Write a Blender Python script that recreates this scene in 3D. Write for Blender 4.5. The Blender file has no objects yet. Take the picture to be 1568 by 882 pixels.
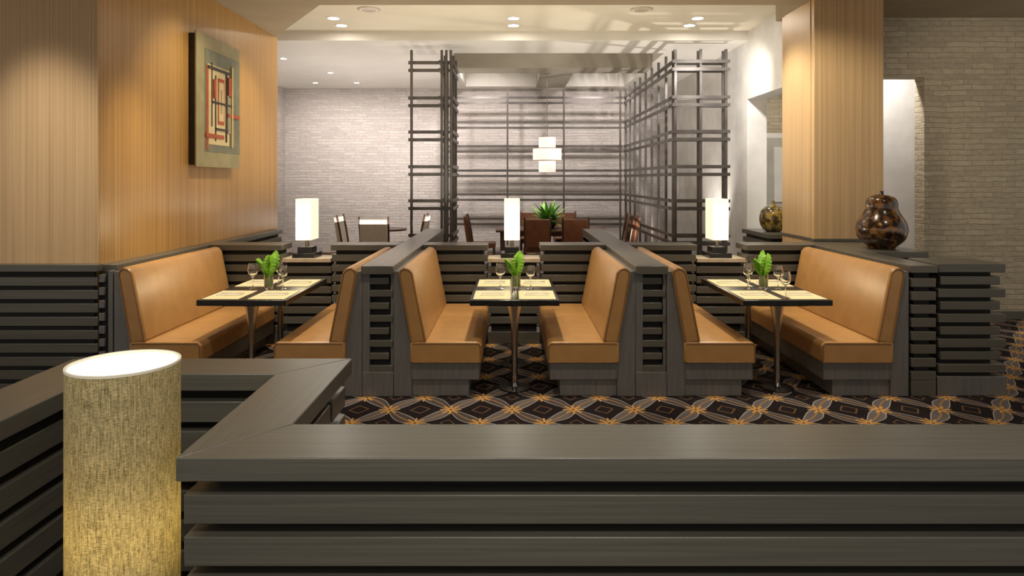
import bpy, bmesh, math, random
from mathutils import Vector, Matrix
random.seed(4)
S=bpy.context.scene
try:
    S.view_settings.view_transform='Standard'
    S.view_settings.look='None'
except Exception: pass

# ---------------- materials ----------------
def newmat(name):
    m=bpy.data.materials.new(name); m.use_nodes=True
    nt=m.node_tree; p=nt.nodes['Principled BSDF']
    return m,nt,p
def proc(name,c1,c2,scale=(5,5,5),rough=.5,metal=0,bump=0,detail=4,nscale=1.0,bumpdist=.01,spec=.5,trans=0,coat=0,emis=None,estr=0,lo=.3,hi=.7,rough2=None):
    m,nt,p=newmat(name); N=nt.nodes; L=nt.links
    tc=N.new('ShaderNodeTexCoord'); mp=N.new('ShaderNodeMapping'); mp.inputs['Scale'].default_value=scale
    L.new(tc.outputs['Object'],mp.inputs['Vector'])
    no=N.new('ShaderNodeTexNoise'); no.inputs['Scale'].default_value=nscale; no.inputs['Detail'].default_value=detail
    L.new(mp.outputs['Vector'],no.inputs['Vector'])
    r=N.new('ShaderNodeValToRGB'); r.color_ramp.elements[0].position=lo; r.color_ramp.elements[1].position=hi
    r.color_ramp.elements[0].color=(*c1,1); r.color_ramp.elements[1].color=(*c2,1)
    L.new(no.outputs['Fac'],r.inputs['Fac']); L.new(r.outputs['Color'],p.inputs['Base Color'])
    p.inputs['Roughness'].default_value=rough; p.inputs['Metallic'].default_value=metal
    p.inputs['Specular IOR Level'].default_value=spec
    p.inputs['Transmission Weight'].default_value=trans; p.inputs['Coat Weight'].default_value=coat
    if bump:
        b=N.new('ShaderNodeBump'); b.inputs['Strength'].default_value=bump; b.inputs['Distance'].default_value=bumpdist
        L.new(no.outputs['Fac'],b.inputs['Height']); L.new(b.outputs['Normal'],p.inputs['Normal'])
    if emis:
        p.inputs['Emission Color'].default_value=(*emis,1); p.inputs['Emission Strength'].default_value=estr
    return m

DWX=proc('dark_wood_x',(.086,.080,.066),(.118,.110,.091),(2,90,150),.29,bump=.07,bumpdist=.002)
DWY=proc('dark_wood_y',(.086,.080,.066),(.118,.110,.091),(90,2,150),.29,bump=.07,bumpdist=.002)
DWZ=proc('dark_wood_panel',(.115,.107,.101),(.150,.141,.133),(40,40,4),.45,bump=.06,bumpdist=.002)
BLK=proc('recess_black',(.004,.004,.004),(.008,.0075,.007),(5,5,5),.7)
LEA=proc('tan_leather',(.36,.190,.064),(.44,.238,.086),(6,6,6),.33,bump=.16,bumpdist=.004,detail=8)
PIP=proc('leather_piping',(.22,.11,.035),(.28,.14,.045),(20,20,20),.4)
HON=proc('honey_wood',(.36,.185,.052),(.56,.325,.105),(70,70,.35),.32,bump=.05,bumpdist=.002,detail=6)
HON2=proc('pale_honey_wood',(.50,.315,.15),(.70,.475,.25),(70,70,.35),.34,bump=.05,bumpdist=.002,detail=6)
TBL=proc('black_table',(.008,.008,.009),(.018,.017,.016),(10,3,10),.25)
CHR=proc('chrome',(.42,.41,.39),(.55,.54,.52),(4,4,4),.2,metal=1)
PLM=proc('placemat_weave',(.56,.48,.27),(.74,.66,.42),(90,90,10),.7,bump=.2,bumpdist=.002)
NAP=proc('napkin_cloth',(.75,.70,.55),(.85,.8,.66),(30,30,30),.8)
COUN=proc('stone_counter',(.42,.35,.26),(.55,.47,.36),(8,8,8),.35)
CEIL=proc('ceiling_cream',(.64,.58,.46),(.68,.62,.50),(2,2,2),.8)
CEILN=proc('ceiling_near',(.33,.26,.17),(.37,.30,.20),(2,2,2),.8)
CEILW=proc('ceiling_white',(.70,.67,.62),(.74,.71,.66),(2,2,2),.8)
CEILSHD=proc('ceiling_soffit_shaded',(.32,.29,.23),(.38,.34,.28),(2,2,2),.8)  # brownish grey puts the coffer's shadow into the soffit colour
TRIMW=proc('white_trim',(.7,.68,.63),(.75,.73,.68),(5,5,5),.5)
PLAS=proc('pale_plaster',(.70,.68,.65),(.84,.82,.79),(3,3,3),.8,bump=.5,detail=8)
LAT=proc('lattice_metal',(.095,.085,.08),(.17,.155,.145),(3,3,3),.34,metal=.5)
BRL=proc('brown_leather',(.16,.06,.028),(.22,.085,.04),(8,8,8),.4)
WHF=proc('cream_fabric',(.62,.56,.48),(.72,.66,.58),(30,30,30),.8)
DKW=proc('walnut',(.07,.035,.02),(.12,.06,.035),(4,40,40),.35)
GRN=proc('leaf_green',(.10,.30,.01),(.28,.55,.04),(20,20,20),.5)
FERN=proc('fern_green',(.04,.16,.015),(.14,.34,.04),(20,20,20),.6)
GLS=proc('clear_glass',(.95,.97,.97),(1,1,1),(3,3,3),.02,trans=1)
WAT=proc('amber_mottled_glass',(.018,.008,.005),(.26,.11,.024),(17,17,17),.2,trans=0,coat=.4,detail=3,lo=.45,hi=.66)
WAT2=proc('olive_mottled_glass',(.05,.03,.008),(.36,.25,.06),(16,16,16),.18,trans=0,coat=.4,detail=3,lo=.42,hi=.62)
SHD=proc('glowing_shade',(.9,.85,.65),(.95,.9,.7),(20,20,20),.7,emis=(1,.90,.62),estr=.95)
SHW=proc('pendant_shade',(.8,.76,.72),(.85,.8,.76),(20,20,20),.7,emis=(1,.86,.76),estr=.72)
EMI=proc('downlight_glow',(1,1,1),(1,1,1),(1,1,1),.5,emis=(1,.93,.8),estr=110)
LIN=proc('linear_light_glow',(1,1,1),(1,1,1),(1,1,1),.5,emis=(1,.93,.8),estr=4)
DIF=proc('lamp_diffuser',(.9,.9,.85),(.95,.95,.9),(5,5,5),.5,emis=(1,.98,.9),estr=.9)
CLEARW=proc('steel_cutlery',(.6,.6,.58),(.75,.75,.73),(9,9,9),.2,metal=1)
DOORM=proc('door_paint',(.42,.41,.36),(.48,.47,.42),(4,4,4),.5)
OLI=proc('art_olive',(.27,.225,.11),(.34,.29,.15),(6,6,6),.6)
OLD=proc('art_sage',(.14,.14,.09),(.20,.20,.13),(6,6,6),.6)
CRM=proc('art_cream',(.58,.45,.24),(.68,.55,.30),(8,8,8),.6)
RED=proc('art_red',(.34,.055,.018),(.42,.09,.025),(8,8,8),.6)
ABK=proc('art_black',(.02,.015,.01),(.04,.03,.02),(8,8,8),.5)

def stone(name,c1,c2):
    m,nt,p=newmat(name); N=nt.nodes; L=nt.links
    tc=N.new('ShaderNodeTexCoord')
    def noise(sc,d,vec=None):
        mp=N.new('ShaderNodeMapping'); mp.inputs['Scale'].default_value=sc
        L.new(vec or tc.outputs['Object'],mp.inputs['Vector'])
        n=N.new('ShaderNodeTexNoise'); n.inputs['Scale'].default_value=1; n.inputs['Detail'].default_value=d
        L.new(mp.outputs['Vector'],n.inputs['Vector']); return n
    sp=N.new('ShaderNodeSeparateXYZ'); L.new(tc.outputs['Object'],sp.inputs[0])
    add=N.new('ShaderNodeMath'); add.operation='ADD'; L.new(sp.outputs[0],add.inputs[0]); L.new(sp.outputs[1],add.inputs[1])
    cb=N.new('ShaderNodeCombineXYZ'); L.new(add.outputs[0],cb.inputs[0]); L.new(sp.outputs[2],cb.inputs[1])
    w=noise((4,4,4),3); 
    wm=N.new('ShaderNodeVectorMath'); wm.operation='SCALE'; L.new(w.outputs['Color'],wm.inputs[0]); wm.inputs['Scale'].default_value=.05
    va=N.new('ShaderNodeVectorMath'); va.operation='ADD'; L.new(cb.outputs[0],va.inputs[0]); L.new(wm.outputs[0],va.inputs[1])
    br=N.new('ShaderNodeTexBrick'); L.new(va.outputs[0],br.inputs['Vector'])
    br.inputs['Scale'].default_value=1; br.inputs['Brick Width'].default_value=.26; br.inputs['Row Height'].default_value=.065
    br.inputs['Mortar Size'].default_value=.006; br.inputs['Mortar Smooth'].default_value=1; br.offset=.37; br.squash=1.6; br.squash_frequency=3
    br.inputs['Color1'].default_value=(.25,.25,.25,1); br.inputs['Color2'].default_value=(1,1,1,1); br.inputs['Mortar'].default_value=(.0,.0,.0,1)
    a=noise((14,14,24),8)
    mx=N.new('ShaderNodeMix'); mx.data_type='RGBA'; mx.inputs[0].default_value=.62
    L.new(br.outputs['Color'],mx.inputs[6]); L.new(a.outputs['Fac'],mx.inputs[7])
    r=N.new('ShaderNodeValToRGB'); r.color_ramp.elements[0].position=.15; r.color_ramp.elements[1].position=.8
    r.color_ramp.elements[0].color=(*c1,1); r.color_ramp.elements[1].color=(*c2,1)
    L.new(mx.outputs[2],r.inputs['Fac']); L.new(r.outputs['Color'],p.inputs['Base Color'])
    bp=N.new('ShaderNodeBump'); bp.inputs['Strength'].default_value=.7; bp.inputs['Distance'].default_value=.03
    L.new(mx.outputs[2],bp.inputs['Height']); L.new(bp.outputs['Normal'],p.inputs['Normal'])
    p.inputs['Roughness'].default_value=.75
    return m
STO=stone('layered_stone',(.38,.345,.325),(.62,.575,.545))
STR=stone('layered_stone_tan',(.27,.225,.155),(.46,.395,.285))

def weave():
    m,nt,p=newmat('woven_shade'); N=nt.nodes; L=nt.links
    tc=N.new('ShaderNodeTexCoord')
    def noise(sc):
        mp=N.new('ShaderNodeMapping'); mp.inputs['Scale'].default_value=sc
        L.new(tc.outputs['Object'],mp.inputs['Vector'])
        n=N.new('ShaderNodeTexNoise'); n.inputs['Scale'].default_value=1; n.inputs['Detail'].default_value=2
        L.new(mp.outputs['Vector'],n.inputs['Vector']); return n
    a=noise((380,380,30)); b=noise((120,120,560))
    mx=N.new('ShaderNodeMath'); mx.operation='ADD'; L.new(a.outputs['Fac'],mx.inputs[0]); L.new(b.outputs['Fac'],mx.inputs[1])
    r=N.new('ShaderNodeValToRGB'); r.color_ramp.elements[0].position=.36; r.color_ramp.elements[1].position=.64
    mm=N.new('ShaderNodeMath'); mm.operation='MULTIPLY'; mm.inputs[1].default_value=.5; L.new(mx.outputs[0],mm.inputs[0])
    r.color_ramp.elements[0].color=(.20,.16,.07,1); r.color_ramp.elements[1].color=(.72,.63,.38,1)
    L.new(mm.outputs[0],r.inputs['Fac'])
    L.new(r.outputs['Color'],p.inputs['Base Color']); p.inputs['Roughness'].default_value=.8
    t=N.new('ShaderNodeBsdfTranslucent'); L.new(r.outputs['Color'],t.inputs['Color'])
    ms=N.new('ShaderNodeMixShader'); ms.inputs[0].default_value=.4
    L.new(p.outputs[0],ms.inputs[1]); L.new(t.outputs[0],ms.inputs[2])
    L.new(ms.outputs[0],N['Material Output'].inputs['Surface'])
    return m
WEA=weave()

def carpet():
    m,nt,p=newmat('patterned_carpet'); N=nt.nodes; L=nt.links
    def M(op,a,b=None,c=None):
        n=N.new('ShaderNodeMath'); n.operation=op
        for i,v in enumerate((a,b,c)):
            if v is None: continue
            if isinstance(v,(int,float)): n.inputs[i].default_value=v
            else: L.new(v,n.inputs[i])
        return n.outputs[0]
    g=N.new('ShaderNodeNewGeometry'); sp=N.new('ShaderNodeSeparateXYZ'); L.new(g.outputs['Position'],sp.inputs[0])
    x=M('DIVIDE',sp.outputs[0],.45); y=M('DIVIDE',sp.outputs[1],.56)
    tp=2*math.pi
    wx=M('MULTIPLY',M('SINE',M('MULTIPLY',y,tp)),.05); wy=M('MULTIPLY',M('SINE',M('MULTIPLY',x,tp)),.06)
    a=M('ADD',M('ADD',x,y),wy); b=M('ADD',M('SUBTRACT',x,y),wx)
    def dist(v,off): return M('ABSOLUTE',M('SUBTRACT',M('FRACT',M('ADD',v,off)),.5))
    # ribbons swell and taper along their length like woven swooshes
    wa=M('ADD',.05,M('MULTIPLY',M('ABSOLUTE',M('SINE',M('MULTIPLY',b,math.pi))),.11))
    wb=M('ADD',.05,M('MULTIPLY',M('ABSOLUTE',M('SINE',M('MULTIPLY',a,math.pi))),.11))
    da=dist(a,.5); db=dist(b,.5)
    g1=M('LESS_THAN',da,wa); g2=M('LESS_THAN',db,wb)
    e1=M('LESS_THAN',M('ABSOLUTE',M('SUBTRACT',da,wa)),.012); e2=M('LESS_THAN',M('ABSOLUTE',M('SUBTRACT',db,wb)),.012)
    i1=M('LESS_THAN',da,.016); i2=M('LESS_THAN',db,.016)
    fx=M('SUBTRACT',M('FRACT',M('ADD',M('ADD',x,y),.5)),.5); fy=M('SUBTRACT',M('FRACT',M('ADD',M('SUBTRACT',x,y),.5)),.5)
    rr=M('SQRT',M('ADD',M('MULTIPLY',fx,fx),M('MULTIPLY',fy,fy)))
    an=M('ARCTAN2',fy,fx)
    co=M('POWER',M('ABSOLUTE',M('COSINE',M('MULTIPLY',an,4))),2.5)
    st=M('LESS_THAN',rr,M('ADD',.055,M('MULTIPLY',co,.20)))
    core=M('LESS_THAN',rr,.03)
    def mix(f,c0,c1):
        n=N.new('ShaderNodeMix'); n.data_type='RGBA'
        L.new(f,n.inputs[0])
        if isinstance(c0,tuple): n.inputs[6].default_value=(*c0,1)
        else: L.new(c0,n.inputs[6])
        n.inputs[7].default_value=(*c1,1); return n.outputs[2]
    gx=M('SUBTRACT',M('FRACT',a),.5); gy=M('SUBTRACT',M('FRACT',b),.5)
    dm=M('MAXIMUM',M('ABSOLUTE',gx),M('ABSOLUTE',gy)); d1=M('LESS_THAN',M('ABSOLUTE',M('SUBTRACT',dm,.13)),.015)
    c=mix(d1,(.014,.010,.011),(.12,.07,.035))
    c=mix(g1,c,(.065,.056,.060)); c=mix(g2,c,(.115,.103,.105))
    c=mix(M('MAXIMUM',i1,i2),c,(.32,.17,.05))
    c=mix(M('MAXIMUM',e1,e2),c,(.30,.27,.24))
    c=mix(st,c,(.50,.26,.065)); c=mix(core,c,(.05,.02,.02))
    no=N.new('ShaderNodeTexNoise'); no.inputs['Scale'].default_value=180; L.new(g.outputs['Position'],no.inputs['Vector'])
    L.new(c,p.inputs['Base Color']); p.inputs['Roughness'].default_value=.95; p.inputs['Specular IOR Level'].default_value=.1
    bp=N.new('ShaderNodeBump'); bp.inputs['Strength'].default_value=.3; bp.inputs['Distance'].default_value=.004
    L.new(no.outputs['Fac'],bp.inputs['Height']); L.new(bp.outputs['Normal'],p.inputs['Normal'])
    return m
CAR=carpet()

# ---------------- builder ----------------
class B:
    def __init__(s): s.bm=bmesh.new(); s.mats=[]
    def mi(s,m):
        if m not in s.mats: s.mats.append(m)
        return s.mats.index(m)
    def box(s,x0,x1,y0,y1,z0,z1,m,rot=None):
        i=s.mi(m); v=[s.bm.verts.new((x,y,z)) for x in (x0,x1) for y in (y0,y1) for z in (z0,z1)]
        for f in ((0,1,3,2),(4,6,7,5),(0,4,5,1),(2,3,7,6),(0,2,6,4),(1,5,7,3)):
            fc=s.bm.faces.new([v[k] for k in f]); fc.material_index=i
        if rot:
            bmesh.ops.rotate(s.bm,verts=v,cent=rot[0],matrix=Matrix.Rotation(rot[1],3,rot[2]))
        return v
    def prism(s,pts,y0,y1,m,axis='y'):
        i=s.mi(m)
        f=(lambda p,t:(p[0],t,p[1])) if axis=='y' else (lambda p,t:(p[0],p[1],t))
        a=[s.bm.verts.new(f(p,y0)) for p in pts]; b=[s.bm.verts.new(f(p,y1)) for p in pts]
        s.bm.faces.new(a).material_index=i; s.bm.faces.new(b[::-1]).material_index=i
        n=len(pts)
        for k in range(n):
            s.bm.faces.new((a[k],a[(k+1)%n],b[(k+1)%n],b[k])).material_index=i
    def lathe(s,prof,cx,cy,m,seg=28,z0=0):
        i=s.mi(m); rings=[]
        for r,z in prof:
            if r<1e-5: rings.append([s.bm.verts.new((cx,cy,z+z0))])
            else: rings.append([s.bm.verts.new((cx+r*math.cos(2*math.pi*k/seg),cy+r*math.sin(2*math.pi*k/seg),z+z0)) for k in range(seg)])
        for a,b in zip(rings,rings[1:]):
            for k in range(seg):
                q=(k+1)%seg
                if len(a)==1 and len(b)==1: continue
                if len(a)==1: fs=(a[0],b[k],b[q])
                elif len(b)==1: fs=(a[k],a[q],b[0])
                else: fs=(a[k],a[q],b[q],b[k])
                s.bm.faces.new(fs).material_index=i
    def tube(s,pts,r,m,seg=6,closed=False):
        i=s.mi(m); pts=[Vector(p) for p in pts]; n=len(pts); rings=[]
        for k,p in enumerate(pts):
            if closed: d=pts[(k+1)%n]-pts[k-1]
            else: d=pts[min(k+1,n-1)]-pts[max(k-1,0)]
            d.normalize()
            ref=Vector((0,1,0)) if abs(d.y)<.9 else Vector((1,0,0))
            u=d.cross(ref).normalized(); w=d.cross(u)
            rings.append([s.bm.verts.new(p+u*r*math.cos(2*math.pi*j/seg)+w*r*math.sin(2*math.pi*j/seg)) for j in range(seg)])
        rr=list(zip(rings,rings[1:]))
        if closed: rr.append((rings[-1],rings[0]))
        for a,b in rr:
            for j in range(seg):
                s.bm.faces.new((a[j],a[(j+1)%seg],b[(j+1)%seg],b[j])).material_index=i
        if not closed:
            s.bm.faces.new(rings[0]).material_index=i; s.bm.faces.new(rings[-1][::-1]).material_index=i
    def done(s,name,bevel=0,seg=2,rotz=0,smooth=True):
        bmesh.ops.recalc_face_normals(s.bm,faces=s.bm.faces[:])
        xs=[v.co for v in s.bm.verts]
        c=Vector(((min(v.x for v in xs)+max(v.x for v in xs))/2,(min(v.y for v in xs)+max(v.y for v in xs))/2,min(v.z for v in xs)))
        bmesh.ops.translate(s.bm,verts=s.bm.verts[:],vec=-c)
        me=bpy.data.meshes.new(name); s.bm.to_mesh(me); s.bm.free()
        for m in s.mats: me.materials.append(m)
        o=bpy.data.objects.new(name,me); o.location=c; o.rotation_euler[2]=rotz
        S.collection.objects.link(o)
        if smooth:
            me.shade_smooth()
            try: me.set_sharp_from_angle(angle=math.radians(35))
            except Exception: pass
        if bevel:
            md=o.modifiers.new('bevel','BEVEL'); md.width=bevel; md.segments=seg; md.limit_method='ANGLE'; md.angle_limit=math.radians(40)
        return o

X0=.02; TX=[X0-2.13,X0,X0+2.13]; DV=[X0-1.065,X0+1.065]
YF=5.34

# ---------------- room shell ----------------
b=B(); b.box(-8,8,-1.5,16.3,-.1,0,CAR); b.done('floor',smooth=False)
b=B()
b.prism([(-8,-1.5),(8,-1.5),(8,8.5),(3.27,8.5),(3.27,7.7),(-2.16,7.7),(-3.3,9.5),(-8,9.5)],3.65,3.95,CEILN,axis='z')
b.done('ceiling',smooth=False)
b=B(); b.box(-8,8,7.0,10.5,3.951,4.1,CEIL); b.done('ceiling_recess',smooth=False)
b=B()
CX0,CX1,CY0,CY1=-1.05,2.55,11.5,15.6
b.box(-5.6,CX0,10.45,16.3,3.81,4.4,CEILW); b.box(CX1,8,10.45,16.3,3.81,4.4,CEILW)
b.box(CX0,CX1,10.45,CY0,3.81,4.4,CEILW); b.box(CX0,CX1,CY1,16.3,3.81,4.4,CEILW)
b.box(CX0,CX1,CY0,CY1,4.15,4.4,CEILW)
b.done('ceiling_far',smooth=False)
b=B(); b.box(CX0,CX1,12.45,13.1,3.72,4.15,CEILSHD); b.box(.55,1.2,13.1,CY1,3.78,4.15,CEILSHD); b.done('trim_ceiling_beam',smooth=False)  # coffer beams, their shade painted in as a darker colour
b=B(); b.box(-5.6,3.75,16.0,16.3,0,3.81,STO); b.done('wall_back',smooth=False)
b=B(); b.box(-5.6,-5.3,9.5,16.0,0,3.81,STO); b.done('wall_far_left',smooth=False)
b=B(); b.box(-8,-3.25,5.40,9.5,0,3.65,HON)
b.box(-8,-3.252,5.385,5.40,1.03,3.65,HON2)
b.done('wall_left',smooth=False)
b=B(); b.box(3.6,3.9,10.5,16.0,0,3.81,PLAS); b.box(3.6,3.9,8.5,10.5,2.92,3.951,PLAS); b.done('wall_right_far',smooth=False)
b=B(); b.box(3.9,8,12.0,12.3,0,3.81,STR); b.done('wall_passage',smooth=False)
b=B(); b.box(4.95,8,9.3,9.6,0,3.951,PLAS); b.done('wall_passage_return',smooth=False)
b=B(); b.box(4.99,8,8.3,8.5,0,3.65,STR); b.box(4.02,4.99,8.3,8.5,2.93,3.65,STR); b.done('wall_right',smooth=False)
b=B(); b.box(4.35,5.25,11.94,11.999,0,2.5,TRIMW); b.box(4.43,5.17,11.92,11.96,.01,2.42,DOORM)
for z0,z1 in((.25,1.1),(1.3,2.25)): b.box(4.55,5.05,11.90,11.93,z0,z1,TRIMW)
b.lathe([(0,0),(.025,.01),(.03,.03),(.0,.05)],4.5,11.9,CHR,12,1.15); b.done('door_1',.005)
b=B(); b.box(5.0,8,8.28,8.3,0,.1,DWX); b.done('baseboard_right',.004)

# column
b=B(); b.box(3.27,4.02,7.42,8.3,0,3.65,HON2)
b.box(3.262,4.028,7.412,8.3,1.02,1.05,DWX); b.box(3.262,3.27,7.5,8.2,1.05,3.65,HON2)
b.done('wood_column',.006)

# ---------------- slats ----------------
def slats(b,x0,x1,y0,y1,ztop,zbot,m,mod=.104,h=.07,inset=.035,core=BLK,ix=None,iy=None):
    ix=inset if ix is None else ix; iy=inset if iy is None else iy
    b.box(x0+ix,x1-ix,y0+iy,y1-iy,zbot,ztop+.008,core)
    z=ztop-(mod-h)
    while z-h>zbot-.001:
        b.box(x0,x1,y0,y1,z-h,z,m); z-=mod
def partition(name,x0,x1,y0,y1,m,ztop=1.02,cap=.058,over=.01,plinth=.12):
    b=B(); slats(b,x0+over,x1-over,y0+over,y1-over,ztop-cap-.008,plinth,m)
    b.box(x0,x1,y0,y1,ztop-cap,ztop,m); b.box(x0+over,x1-over,y0+over,y1-over,0,plinth,m)
    return b.done(name,.004)

# foreground enclosure
b=B()
def runx(x0,x1,y0,y1):
    slats(b,x0,x1,y0+.02,y1-.02,.953,.1,DWX,mod=.103,h=.072,inset=.06); b.box(x0,x1,y0+.02,y1-.02,0,.1,DWX)
def runy(x0,x1,y0,y1):
    slats(b,x0+.02,x1-.02,y0,y1,.953,.1,DWY,mod=.103,h=.072,inset=.06); b.box(x0+.02,x1-.02,y0,y1,0,.1,DWY)
runx(-.80,3.2,1.65,1.88); runy(-.815,-.60,1.88,2.34); runx(-1.62,-.62,2.35,2.57); runy(-1.64,-1.42,.2,2.36)
def cap(pts,m): b.prism(pts,.962,1.02,m,axis='z')
cap([(-.81,1.65),(3.2,1.65),(3.2,1.88),(-.60,1.88)],DWX)
cap([(-.81,1.651),(-.601,1.881),(-.60,2.57),(-.815,2.36)],DWY)
cap([(-.815,2.36),(-.60,2.571),(-1.64,2.571),(-1.42,2.36)],DWX)
cap([(-1.42,2.359),(-1.64,2.57),(-1.64,.2),(-1.42,.2)],DWY)
b.done('foreground_partition',.003)

# dividers
for dx in DV:
    b=B(); y1=9.3
    b.box(dx-.085,dx+.085,YF+.06,y1-.02,.12,.962,BLK)
    z=.925;k=0
    while z>.2:
        b.box(dx-.12,dx+.085+.03*(k%2),YF+.01,y1,z-.052,z,DWY)
        z-=.098;k+=1
    b.box(dx-.12,dx-.065,YF+.005,y1-.01,.12,.962,DWZ)
    b.box(dx+.095,dx+.12,YF+.02,y1-.01,.12,.962,DWZ)
    b.box(dx-.12,dx+.12,YF,y1,0,.19,DWZ)
    b.prism([(dx-.125,YF-.03),(dx+.125,YF-.03),(dx+.125,y1+.03),(dx-.125,y1+.03)],.955,1.02,DWY,axis='z')
    b.done('booth_divider',.004)
partition('side_ledge_partition',-3.25,-3.11,YF+.06,9.3,DWY)
partition('side_ledge_partition',3.105,3.32,YF,7.40,DWY)
YB0,YB1=7.03,7.36
for x0,x1 in((-3.105,-2.36),(-1.86,DV[0]-.127),(DV[0]+.127,-.25),(.29,DV[1]-.127),(DV[1]+.127,1.9),(2.4,3.10)):
    partition('slatted_booth_screen',x0,x1,YB0,YB1,DWX)
for x0,x1 in((-2.36,-1.86),(-.25,.29),(1.9,2.4)):
    b=B(); slats(b,x0,x1,YB0+.03,YB1-.03,.83,.12,DWX); b.box(x0,x1,YB0+.03,YB1-.03,0,.12,DWX)
    b.box(x0,x1,YB0+.005,YB1-.005,.84,.88,COUN); b.done('lamp_counter',.003)
b=B(); slats(b,-8,-3.22,5.33,5.384,.967,.1,DWX,iy=.02); b.box(-8,-3.21,5.31,5.384,.975,1.03,DWX); b.box(-8,-3.22,5.33,5.384,0,.1,DWX)
b.done('trim_slatted_dado',.003)
b=B(); b.box(-3.215,-3.11,YF+.02,YF+.055,0,.96,BLK)
z=.95
while z>.1:
    b.box(-3.215,-3.17,YF-.005,YF+.05,z-.06,z,DWZ); z-=.1
b.box(-3.145,-3.11,YF,YF+.05,0,.98,DWZ)
b.done('slatted_end_post',.003)
b=B(); b.box(3.37,3.79,5.43,5.74,.1,1.0,BLK)
z=1.03;k=0
while z>.2:
    o=.035*(k%2)
    b.box(3.335+o*.6,3.86-o,5.36+o*.3,5.78,z-.066,z,DWX); z-=.098;k+=1
b.box(3.325,3.87,5.36,5.79,0,.15,DWZ)
b.done('slatted_end_block',.004)
partition('vase_plinth_partition',3.33,3.86,6.35,7.40,DWX)
partition('vase_plinth_partition',3.15,3.58,8.4,9.4,DWY)

# ---------------- booth benches ----------------
def bench(xb,d,y0=YF,y1=7.0):
    X=lambda v: xb+d*v
    b=B()
    def P(pts,ya,yb,m):
        pts=[(X(p[0]),p[1]) for p in pts]
        b.prism(pts,ya,yb,m)
    P([(.002,0),(.002,.975),(.045,.975),(.145,.40),(.145,0)],y0+.005,y1,DWZ)
    P([(.145,.13),(.145,.262),(.67,.262),(.67,.13)],y0+.0,y1,DWZ)
    P([(.145,0),(.145,.13),(.59,.13),(.59,0)],y0+.02,y1,DWZ)
    o=b.done('booth_bench',.004)
    b=B(); P([(.135,.405),(.04,.955),(.052,.99),(.085,1.008),(.125,1.0),(.155,.965),(.262,.425)],y0-.015,y1-.01,LEA)
    c=b.done('backrest_cushion',.022,3); c.parent=o; c.location-=o.location
    b=B(); P([(.13,.262),(.13,.43),(.66,.43),(.688,.405),(.69,.28),(.685,.262)],y0-.02,y1-.01,LEA)
    c=b.done('seat_cushion',.022,3); c.parent=o; c.location-=o.location
    b=B(); yy=y0-.014
    b.tube([(X(p[0]),yy,p[1]) for p in [(.142,.43),(.05,.955),(.06,.982),(.088,.998),(.12,.99),(.146,.96),(.25,.435)]],.007,PIP)
    b.tube([(X(.15),y0-.018,.418),(X(.665),y0-.018,.418),(X(.68),y0-.018,.40),(X(.68),y0-.018,.272),(X(.15),y0-.018,.272)],.007,PIP)
    c=b.done('piping'); c.parent=o; c.location-=o.location
for t in TX:
    bench(t-(.995 if t<-1 else .945),1); bench(t+.945,-1)

# ---------------- tables & settings ----------------
def wineglass(x,y,z,s=1.0):
    b=B(); pr=[(0,0),(.032,0),(.033,.003),(.006,.008),(.004,.02),(.004,.085),(.012,.095),(.032,.115),(.040,.14),(.038,.17),(.031,.2),(.029,.2),(.036,.168),(.037,.14),(.03,.118),(.01,.1),(0,.098)]
    b.lathe([(r*s,h*s) for r,h in pr],x,y,GLS,20,z+.0005); b.done('wine_glass')
def leafvase(x,y,z):
    b=B(); b.lathe([(0,0),(.034,0),(.038,.01),(.04,.13),(.036,.13),(.034,.014),(0,.012)],x,y,GLS,20,z+.0005)
    for dx in(-.012,.005,.014): b.tube([(x+dx,y,z+.02),(x+dx*.6,y,z+.1),(x+dx*.3+.004,y,z+.17)],.004,GRN)
    for (rz,lean,w,hh) in((.2,.05,.048,.21),(1.2,-.02,.042,.18),(-.9,.02,.038,.19),(2.4,.045,.034,.15)):
        n=14; R=Matrix.Rotation(rz,3,'Z'); rows=[]
        for k in range(n+1):
            t=k/n; ww=w*math.sin(math.pi*min(1,(t*.93+.07)))**.7*(1+.30*(k%2))
            zc=z+.12+hh*t; yc=lean*t*t*1.5
            row=[]
            for j in (-1,-.5,0,.5,1):
                v=R@Vector((j*ww+lean*t,yc+.03*abs(j)**2,0)); row.append(b.bm.verts.new((x+v.x,y+v.y,zc-.012*abs(j))))
            rows.append(row)
        i=b.mi(GRN)
        for a,c in zip(rows,rows[1:]):
            for j in range(4): b.bm.faces.new((a[j],a[j+1],c[j+1],c[j])).material_index=i
    b.done('leaf_centerpiece_vase')
def placemat(x,y,z):
    b=B(); b.box(x-.145,x+.145,y-.205,y+.205,z,z+.004,PLM)
    b.done('placemat',.001)
def cutlery(x,y,z,d):
    b=B()
    b.box(x-.10,x+.10,y-.045,y+.045,z,z+.008,NAP)
    for yy in(-.02,.02):
        b.box(x-.09,x+.02,y+yy-.004,y+yy+.004,z+.008,z+.012,CLEARW)
        b.prism([(x+.02,y+yy-.004),(x+.09,y+yy-.009),(x+.1,y+yy),(x+.09,y+yy+.009),(x+.02,y+yy+.004)],z+.008,z+.011,CLEARW,axis='z')
    b.done('napkin_with_cutlery')
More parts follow.
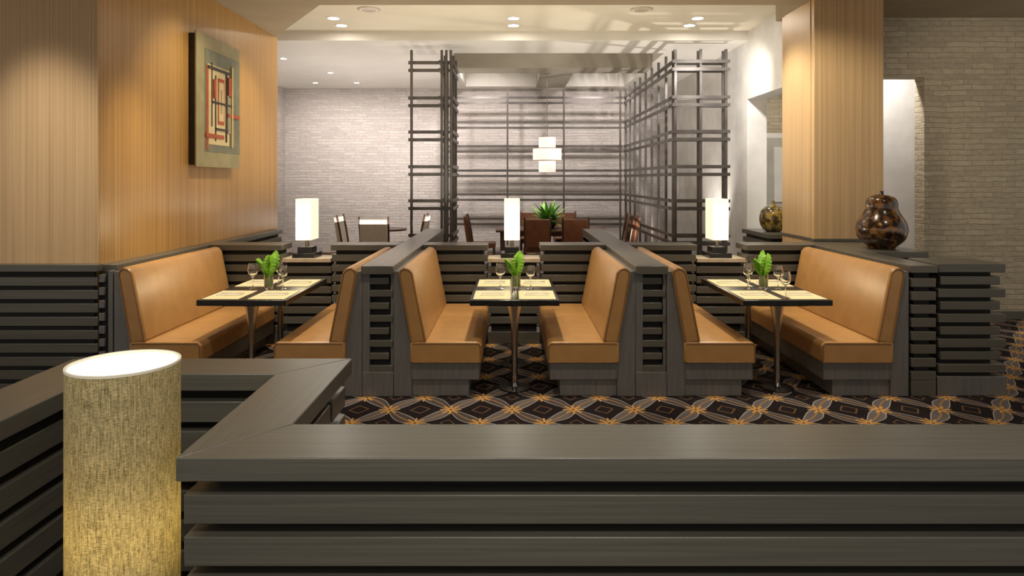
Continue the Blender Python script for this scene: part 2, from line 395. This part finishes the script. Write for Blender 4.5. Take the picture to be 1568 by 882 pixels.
for t in TX:
    b=B(); b.box(t-.35,t+.35,YF,6.52,.705,.75,TBL)
    b.box(t-.2,t+.2,YF+.12,6.3,.68,.705,TBL)
    for yy in(5.56,6.25):
        b.lathe([(0,0),(.13,0),(.13,.012),(.05,.022),(.026,.05)],t,yy,TBL,28)
        b.lathe([(.026,.05),(.024,.2),(.026,.4),(.034,.55),(.05,.64),(.062,.685),(0,.69)],t,yy,CHR,28)
    b.done('dining_table',.004)
    for sx in(-.18,.18):
        for yy in(5.58,6.22):
            placemat(t+sx,yy,.7502); cutlery(t+sx,yy,.7545,1)
    leafvase(t+.015,5.905,.75)
    wineglass(t-.12,5.90,.75,1.1); wineglass(t+.14,5.90,.75,1.0); wineglass(t-.0,6.2,.7545,1)
wineglass(TX[2]+.02,5.44,.7505,1.05)

# ---------------- table lamps ----------------
def tablelamp(x,y,z):
    b=B(); b.box(x-.115,x+.115,y-.14,y+.14,z,z+.05,TBL); b.box(x-.075,x+.075,y-.09,y+.09,z+.05,z+.11,TBL)
    b.tube([(x,y,z+.1),(x,y,z+.20)],.02,CHR,12)
    w,d,z0,z1=.08,.14,z+.185,z+.61; t=.004
    b.box(x-w,x+w,y-d,y-d+t,z0,z1,SHD); b.box(x-w,x+w,y+d-t,y+d,z0,z1,SHD)
    b.box(x-w,x-w+t,y-d+t,y+d-t,z0,z1,SHD); b.box(x+w-t,x+w,y-d+t,y+d-t,z0,z1,SHD)
    b.box(x-w+t,x+w-t,y-d+t,y+d-t,z1-.02,z1-.015,SHD)
    b.done('table_lamp',.002)
    l=bpy.data.lights.new('lamp_glow','POINT'); l.energy=5; l.color=(1,.83,.55); l.shadow_soft_size=.08
    o=bpy.data.objects.new('lamp_glow',l); o.location=(x,y-.2,z+.35); S.collection.objects.link(o)
tablelamp(-2.15,7.2,.88); tablelamp(X0-.02,7.2,.88); tablelamp(2.15,7.2,.88)

# foreground lamp
lx,ly=-.995,1.76
b=B(); b.lathe([(0,0),(.12,0),(.12,.02),(.03,.035),(.014,.06),(.014,.62),(0,.62)],lx,ly,CHR,24)
b.lathe([(.131,.50),(.131,1.22),(.128,1.22),(.128,.50)],lx,ly,WEA,64)
b.lathe([(0,1.215),(.1285,1.215)],lx,ly,DIF,64)
b.lathe([(.132,1.216),(.132,1.222),(.126,1.222),(.126,1.216),(.132,1.216)],lx,ly,NAP,64)
b.lathe([(0,.62),(.02,.63),(.035,.67),(.03,.71),(0,.73)],lx,ly,DIF,16)
b.tube([(lx-.128,ly,.6),(lx+.128,ly,.6)],.004,CHR); b.tube([(lx,ly-.128,.6),(lx,ly+.128,.6)],.004,CHR)
b.done('floor_lamp')

# ---------------- painting ----------------
b=B(); px=-3.249
b.box(px,px+.07,6.9,7.94,1.84,3.17,ABK); b.box(px+.07,px+.085,6.87,7.96,1.82,3.19,OLI)
def art(y0,y1,z0,z1,m,t=.006): b.box(px+.085,px+.085+t,y0,y1,z0,z1,m)
art(7.06,7.96,1.98,3.05,OLD,.003)
art(7.12,7.66,2.06,2.9,CRM,.006)
L_=[(7.09,7.14,2.0,2.88,RED),(7.20,7.23,2.25,2.92,ABK),(7.29,7.32,2.1,2.8,ABK),(7.36,7.52,2.28,2.78,RED),(7.385,7.50,2.32,2.74,CRM),(7.42,7.46,2.40,2.66,OLI),(7.56,7.59,2.1,2.88,ABK),(7.6,7.68,2.2,2.6,OLI),(7.12,7.66,2.85,2.88,ABK),(7.06,7.5,2.13,2.17,RED),(7.2,7.75,2.50,2.52,ABK),(7.60,7.92,2.38,2.42,RED),(7.3,7.6,2.22,2.24,ABK),(7.70,7.73,2.05,2.95,CRM),(7.24,7.29,2.55,2.75,RED),(7.60,7.68,2.62,2.82,RED)]
for k,(y0,y1,z0,z1,m) in enumerate(L_): art(y0,y1,z0,z1,m,.007+.0012*k)
b.done('abstract_painting',.001,1)

# ---------------- gourd vases ----------------
def sm(pr,n=6):
    out=[]
    P=[pr[0]]+pr+[pr[-1]]
    for i in range(1,len(P)-2):
        for k in range(n):
            t=k/n; p0,p1,p2,p3=P[i-1],P[i],P[i+1],P[i+2]
            q=[.5*((2*p1[j])+(-p0[j]+p2[j])*t+(2*p0[j]-5*p1[j]+4*p2[j]-p3[j])*t*t+(-p0[j]+3*p1[j]-3*p2[j]+p3[j])*t**3) for j in(0,1)]
            out.append((max(0,q[0]),q[1]))
    out.append(pr[-1]); return out
b=B(); b.lathe(sm([(0,0),(.11,.0),(.13,.02),(.205,.09),(.230,.18),(.212,.26),(.165,.34),(.145,.39),(.142,.44),(.120,.49),(.06,.52),(.022,.53),(.018,.555),(0,.56)]),3.60,6.68,WAT,40,1.0215); b.done('gourd_vase')
b=B(); b.lathe(sm([(0,0),(.08,0),(.14,.05),(.17,.15),(.15,.26),(.09,.32),(.03,.34),(.018,.39),(0,.4)]),3.37,8.85,WAT2,36,1.0215); b.done('gourd_vase')

# ---------------- lattice screens ----------------
ZL=[.76,1.30,1.83,2.37,2.90,3.45]
def lat(name,segs):
    b=B(); r=.019
    for (xa,ya,xb,yb,n,lay) in segs:
        d=Vector((xb-xa,yb-ya,0)); Ln=d.length; d.normalize(); nn=Vector((-d.y,d.x,0))
        for o in ((-.07,.07) if lay==2 else (0,)):
            for k in range(n+1):
                c=Vector((xa,ya,0))+d*Ln*k/n+nn*o
                b.box(c.x-r,c.x+r,c.y-r,c.y+r,0,3.70,LAT)
            for z in ZL:
                for dz in(-.06,.06):
                    p=Vector((xa,ya,0))-d*.04+nn*(o+.03*(1 if o>=0 else -1)); q=Vector((xb,yb,0))+d*.04+nn*(o+.03*(1 if o>=0 else -1))
                    b.box(min(p.x,q.x)-.014,max(p.x,q.x)+.014,min(p.y,q.y)-.014,max(p.y,q.y)+.014,z+dz-.025,z+dz+.025,LAT)
    b.done(name)
lat('lattice_screen',[(-1.56,10.65,-1.02,10.65,1,1),(-1.02,10.65,-1.02,11.6,2,2)])
lat('lattice_screen',[(2.52,10.65,3.3,10.65,2,2),(2.52,10.65,2.52,15.2,8,1)])
lat('lattice_screen',[(-1.35,15.2,2.4,15.2,3,1)])

# ---------------- pendant ----------------
px_,py_=.69,13.45
b=B(); 
for r,z0,z1 in((.165,2.30,2.53),(.28,2.06,2.305),(.165,1.82,2.065)):
    b.lathe([(r,z0),(r,z1),(r-.004,z1),(r-.004,z0),(r,z0)],px_,py_,SHW,40); b.lathe([(0,z1-.01),(r-.003,z1-.01)],px_,py_,SHW,40)
    for zz in(z0,z1-.012): b.lathe([(r+.003,zz),(r+.003,zz+.012),(r-.005,zz+.012),(r-.005,zz),(r+.003,zz)],px_,py_,COUN,40)
b.tube([(px_,py_,2.4),(px_,py_,3.78)],.007,CHR); b.lathe([(0,3.75),(.06,3.755),(.06,3.78),(0,3.78)],px_,py_,CHR,16)
b.done('pendant_lamp')

# ---------------- rear dining furniture ----------------
b=B(); b.box(-.3,1.7,12.7,13.9,.71,.75,DKW); b.box(-.22,1.62,12.78,13.82,.63,.71,DKW)
for x in(-.18,1.58):
    for y in(12.82,13.78): b.box(x-.04,x+.04,y-.04,y+.04,0,.64,DKW)
b.done('long_dining_table',.006)
def chair(x,y,rz,m=BRL,w=.25):
    b=B(); b.prism([(x-w,y-.23),(x+w,y-.23),(x+w*.92,y+.24),(x-w*.92,y+.24)],.40,.49,m,axis='z')
    for sx in(-1,1):
        b.tube([(x+sx*(w-.03),y-.2,0),(x+sx*(w-.03),y-.2,.42),(x+sx*(w-.025),y-.25,.75),(x+sx*(w-.02),y-.31,1.03)],.02,DKW,8)
        b.tube([(x+sx*(w-.04),y+.21,0),(x+sx*(w-.04),y+.21,.42)],.02,DKW,8)
    b.box(x-w+.04,x+w-.04,y-.30,y-.235,.5,1.0,m,rot=((x,y-.25,.5),.14,'X'))
    b.done('dining_chair',.012,2,rotz=rz)
chair(.45,12.35,0); chair(1.12,12.35,0); chair(-.62,13.2,-math.pi/2); chair(2.05,12.75,1.25); chair(2.05,13.5,math.pi/2); chair(.4,14.2,math.pi); chair(1.1,14.2,math.pi)
b=B(); b.lathe([(0,0),(.10,0),(.16,.06),(.17,.12),(.15,.13),(.15,.09),(0,.08)],.70,13.3,TBL,24,.7505)
for k in range(120):
    a=random.random()*6.283; ln=.26+.24*random.random(); el=.2+1.15*random.random(); pts=[]
    for t in(0,.33,.66,1):
        rr=ln*t*math.cos(el)*1.3; zz=.84+ln*t*math.sin(el)*1.25-.14*t*t; pts.append(Vector((.70+rr*math.cos(a),13.3+rr*math.sin(a),zz)))
    sd=Vector((-math.sin(a),math.cos(a),0)); i=b.mi(FERN)
    ws=[.008,.035,.03,.004]
    va=[(b.bm.verts.new(p+sd*w_),b.bm.verts.new(p-sd*w_)) for p,w_ in zip(pts,ws)]
    for q,r_ in zip(va,va[1:]): b.bm.faces.new((q[0],q[1],r_[1],r_[0])).material_index=i
b.done('potted_fern')
b=B(); b.lathe([(0,0),(.25,0),(.25,.02),(.04,.05),(.035,.7),(.1,.71),(.42,.715),(.42,.75),(0,.75)],-2.45,13.2,DKW,32); b.done('round_cafe_table')
chair(-3.0,13.0,-math.pi/2,WHF,.27); chair(-1.9,13.3,math.pi/2,WHF,.25); chair(-2.45,12.45,0,WHF,.28)

# ---------------- ceiling fixtures & lights ----------------
def down(x,y,z,r=.06):
    b=B(); b.lathe([(r+.02,-.008),(r+.025,0),(r,.0),(r,-.006),(r+.02,-.008)],x,y,TRIMW,24,z); b.lathe([(0,-.003),(r,-.003)],x,y,EMI,24,z); b.done('ceiling_downlight')
for x in(-2.5,.02,2.6):
    down(x,9.6,3.95,.075); down(x,10.05,3.95,.075)
for x,y in((-4.0,12.0),(-4.3,15.0),(-3.4,15.0),(-3.6,13.6)): down(x,y,3.81,.05)
for x,y in((0.0,14.6),(1.9,14.6),(-.3,13.6),(2.1,13.6)): down(x,y,4.15,.05)
for x in(-1.9,1.72):
    b=B(); b.lathe([(0,-.01),(.13,-.012),(.15,-.006),(.155,0),(0,0)],x,9.1,COUN,32,3.95)
    b.lathe([(.10,-.0135),(.12,-.0135)],x,9.1,TRIMW,32,3.95); b.done('ceiling_speaker')
b=B(); b.box(-.15,.95,11.8,11.98,4.13,4.149,LIN); b.done('linear_ceiling_light')

def spot(x,y,z,tx,ty,tz,e,ang,col=(1,.86,.66),blend=.8,size=.08,name='spot'):
    l=bpy.data.lights.new(name,'SPOT'); l.energy=e; l.spot_size=math.radians(ang); l.spot_blend=blend; l.color=col; l.shadow_soft_size=size
    o=bpy.data.objects.new(name,l); o.location=(x,y,z); o.rotation_euler=(Vector((tx,ty,tz))-Vector((x,y,z))).to_track_quat('-Z','Y').to_euler(); S.collection.objects.link(o)
def area(x,y,z,tx,ty,tz,e,sx,sy,col=(1,.88,.7),name='area'):
    l=bpy.data.lights.new(name,'AREA'); l.energy=e; l.shape='RECTANGLE'; l.size=sx; l.size_y=sy; l.color=col
    o=bpy.data.objects.new(name,l); o.location=(x,y,z); o.rotation_euler=(Vector((tx,ty,tz))-Vector((x,y,z))).to_track_quat('-Z','Y').to_euler(); S.collection.objects.link(o)
for t in TX:
    spot(t,5.3,3.6,t,5.95,.75,280,55)
    spot(t,7.0,3.6,t*1.02,6.1,.75,110,60)
spot(-1.9,6.6,3.6,-3.25,6.7,2.2,95,70,(1,.87,.62))
spot(-2.0,8.2,3.6,-3.25,8.3,2.0,70,70,(1,.87,.62))
spot(-2.2,5.7,3.6,-3.25,5.85,1.4,130,42,(1,.85,.52),1)
spot(-3.75,4.3,3.6,-3.60,5.38,1.7,150,46,(1,.92,.82),1,.1)
spot(2.3,6.2,3.6,3.4,7.4,2.0,155,75,(1,.9,.7))
spot(2.3,8.0,3.6,3.27,7.9,2.2,110,75,(1,.93,.78))
spot(5.2,5.8,3.6,6.0,8.3,2.0,75,95,(1,.88,.7))
for x in(-1.5,.0,1.5): spot(x,1.3,3.6,x,1.8,1.0,65,80,(1,.95,.84))
for x in(-1.0,.0,1.0): spot(x,-.6,3.5,x,1.7,.8,85,60,(1,.95,.84))
for x in(-.55,.02,.85,1.4): spot(x,3.3,3.6,x,2.0,1.0,32,45,(1,.95,.85))
spot(3.4,4.3,3.6,3.5,5.3,.6,90,70)
spot(-.5,4.0,3.6,-.5,5.0,0,110,90); spot(1.8,4.0,3.6,1.8,5.0,0,110,90); spot(-2.6,3.9,3.6,-2.6,5.3,.3,70,80)
for x in(-4.4,-3.2,-2.0): spot(x,13.9,3.75,x,16,1.9,160,100,(1,.91,.86),1)
for x in(-.7,.6,1.9): spot(x,13.7,4.1,x,16,1.9,290,100,(1,.91,.86),1)
area(-2.5,12.8,.9,-2.5,12.8,4,80,2.5,2.5,(1,.9,.82),'uplight')
area(.0,9.0,1.3,0,9,4,90,5,.8,(1,.9,.72),'uplight')
spot(3.35,11.6,.3,1.6,12.6,4,320,110,(1,.92,.82),.5,.04)
spot(2.9,9.0,3.6,3.7,11.8,2.2,190,80,(1,.95,.90),1)
spot(4.4,8.8,3.6,5.4,9.3,1.9,190,120,(1,.95,.90))
spot(4.3,10.6,3.6,4.5,12,1.8,90,90,(1,.92,.8))
spot(.7,13.4,1.7,.7,13.4,0,50,120)
l=bpy.data.lights.new('lamp_bulb','POINT'); l.energy=6; l.color=(1,.89,.62); l.shadow_soft_size=.04
o=bpy.data.objects.new('lamp_bulb',l); o.location=(lx,ly,.82); S.collection.objects.link(o)

w=bpy.data.worlds.new('world'); w.use_nodes=True; w.node_tree.nodes['Background'].inputs[0].default_value=(1,.94,.86,1); w.node_tree.nodes['Background'].inputs[1].default_value=.55
S.world=w
cam=bpy.data.cameras.new('camera'); cam.sensor_width=36; cam.lens=36*1050/1568; cam.shift_y=-166/1568; cam.clip_start=.05
co=bpy.data.objects.new('camera',cam); co.location=(0,0,1.69); co.rotation_euler=(math.pi/2,0,0); S.collection.objects.link(co); S.camera=co
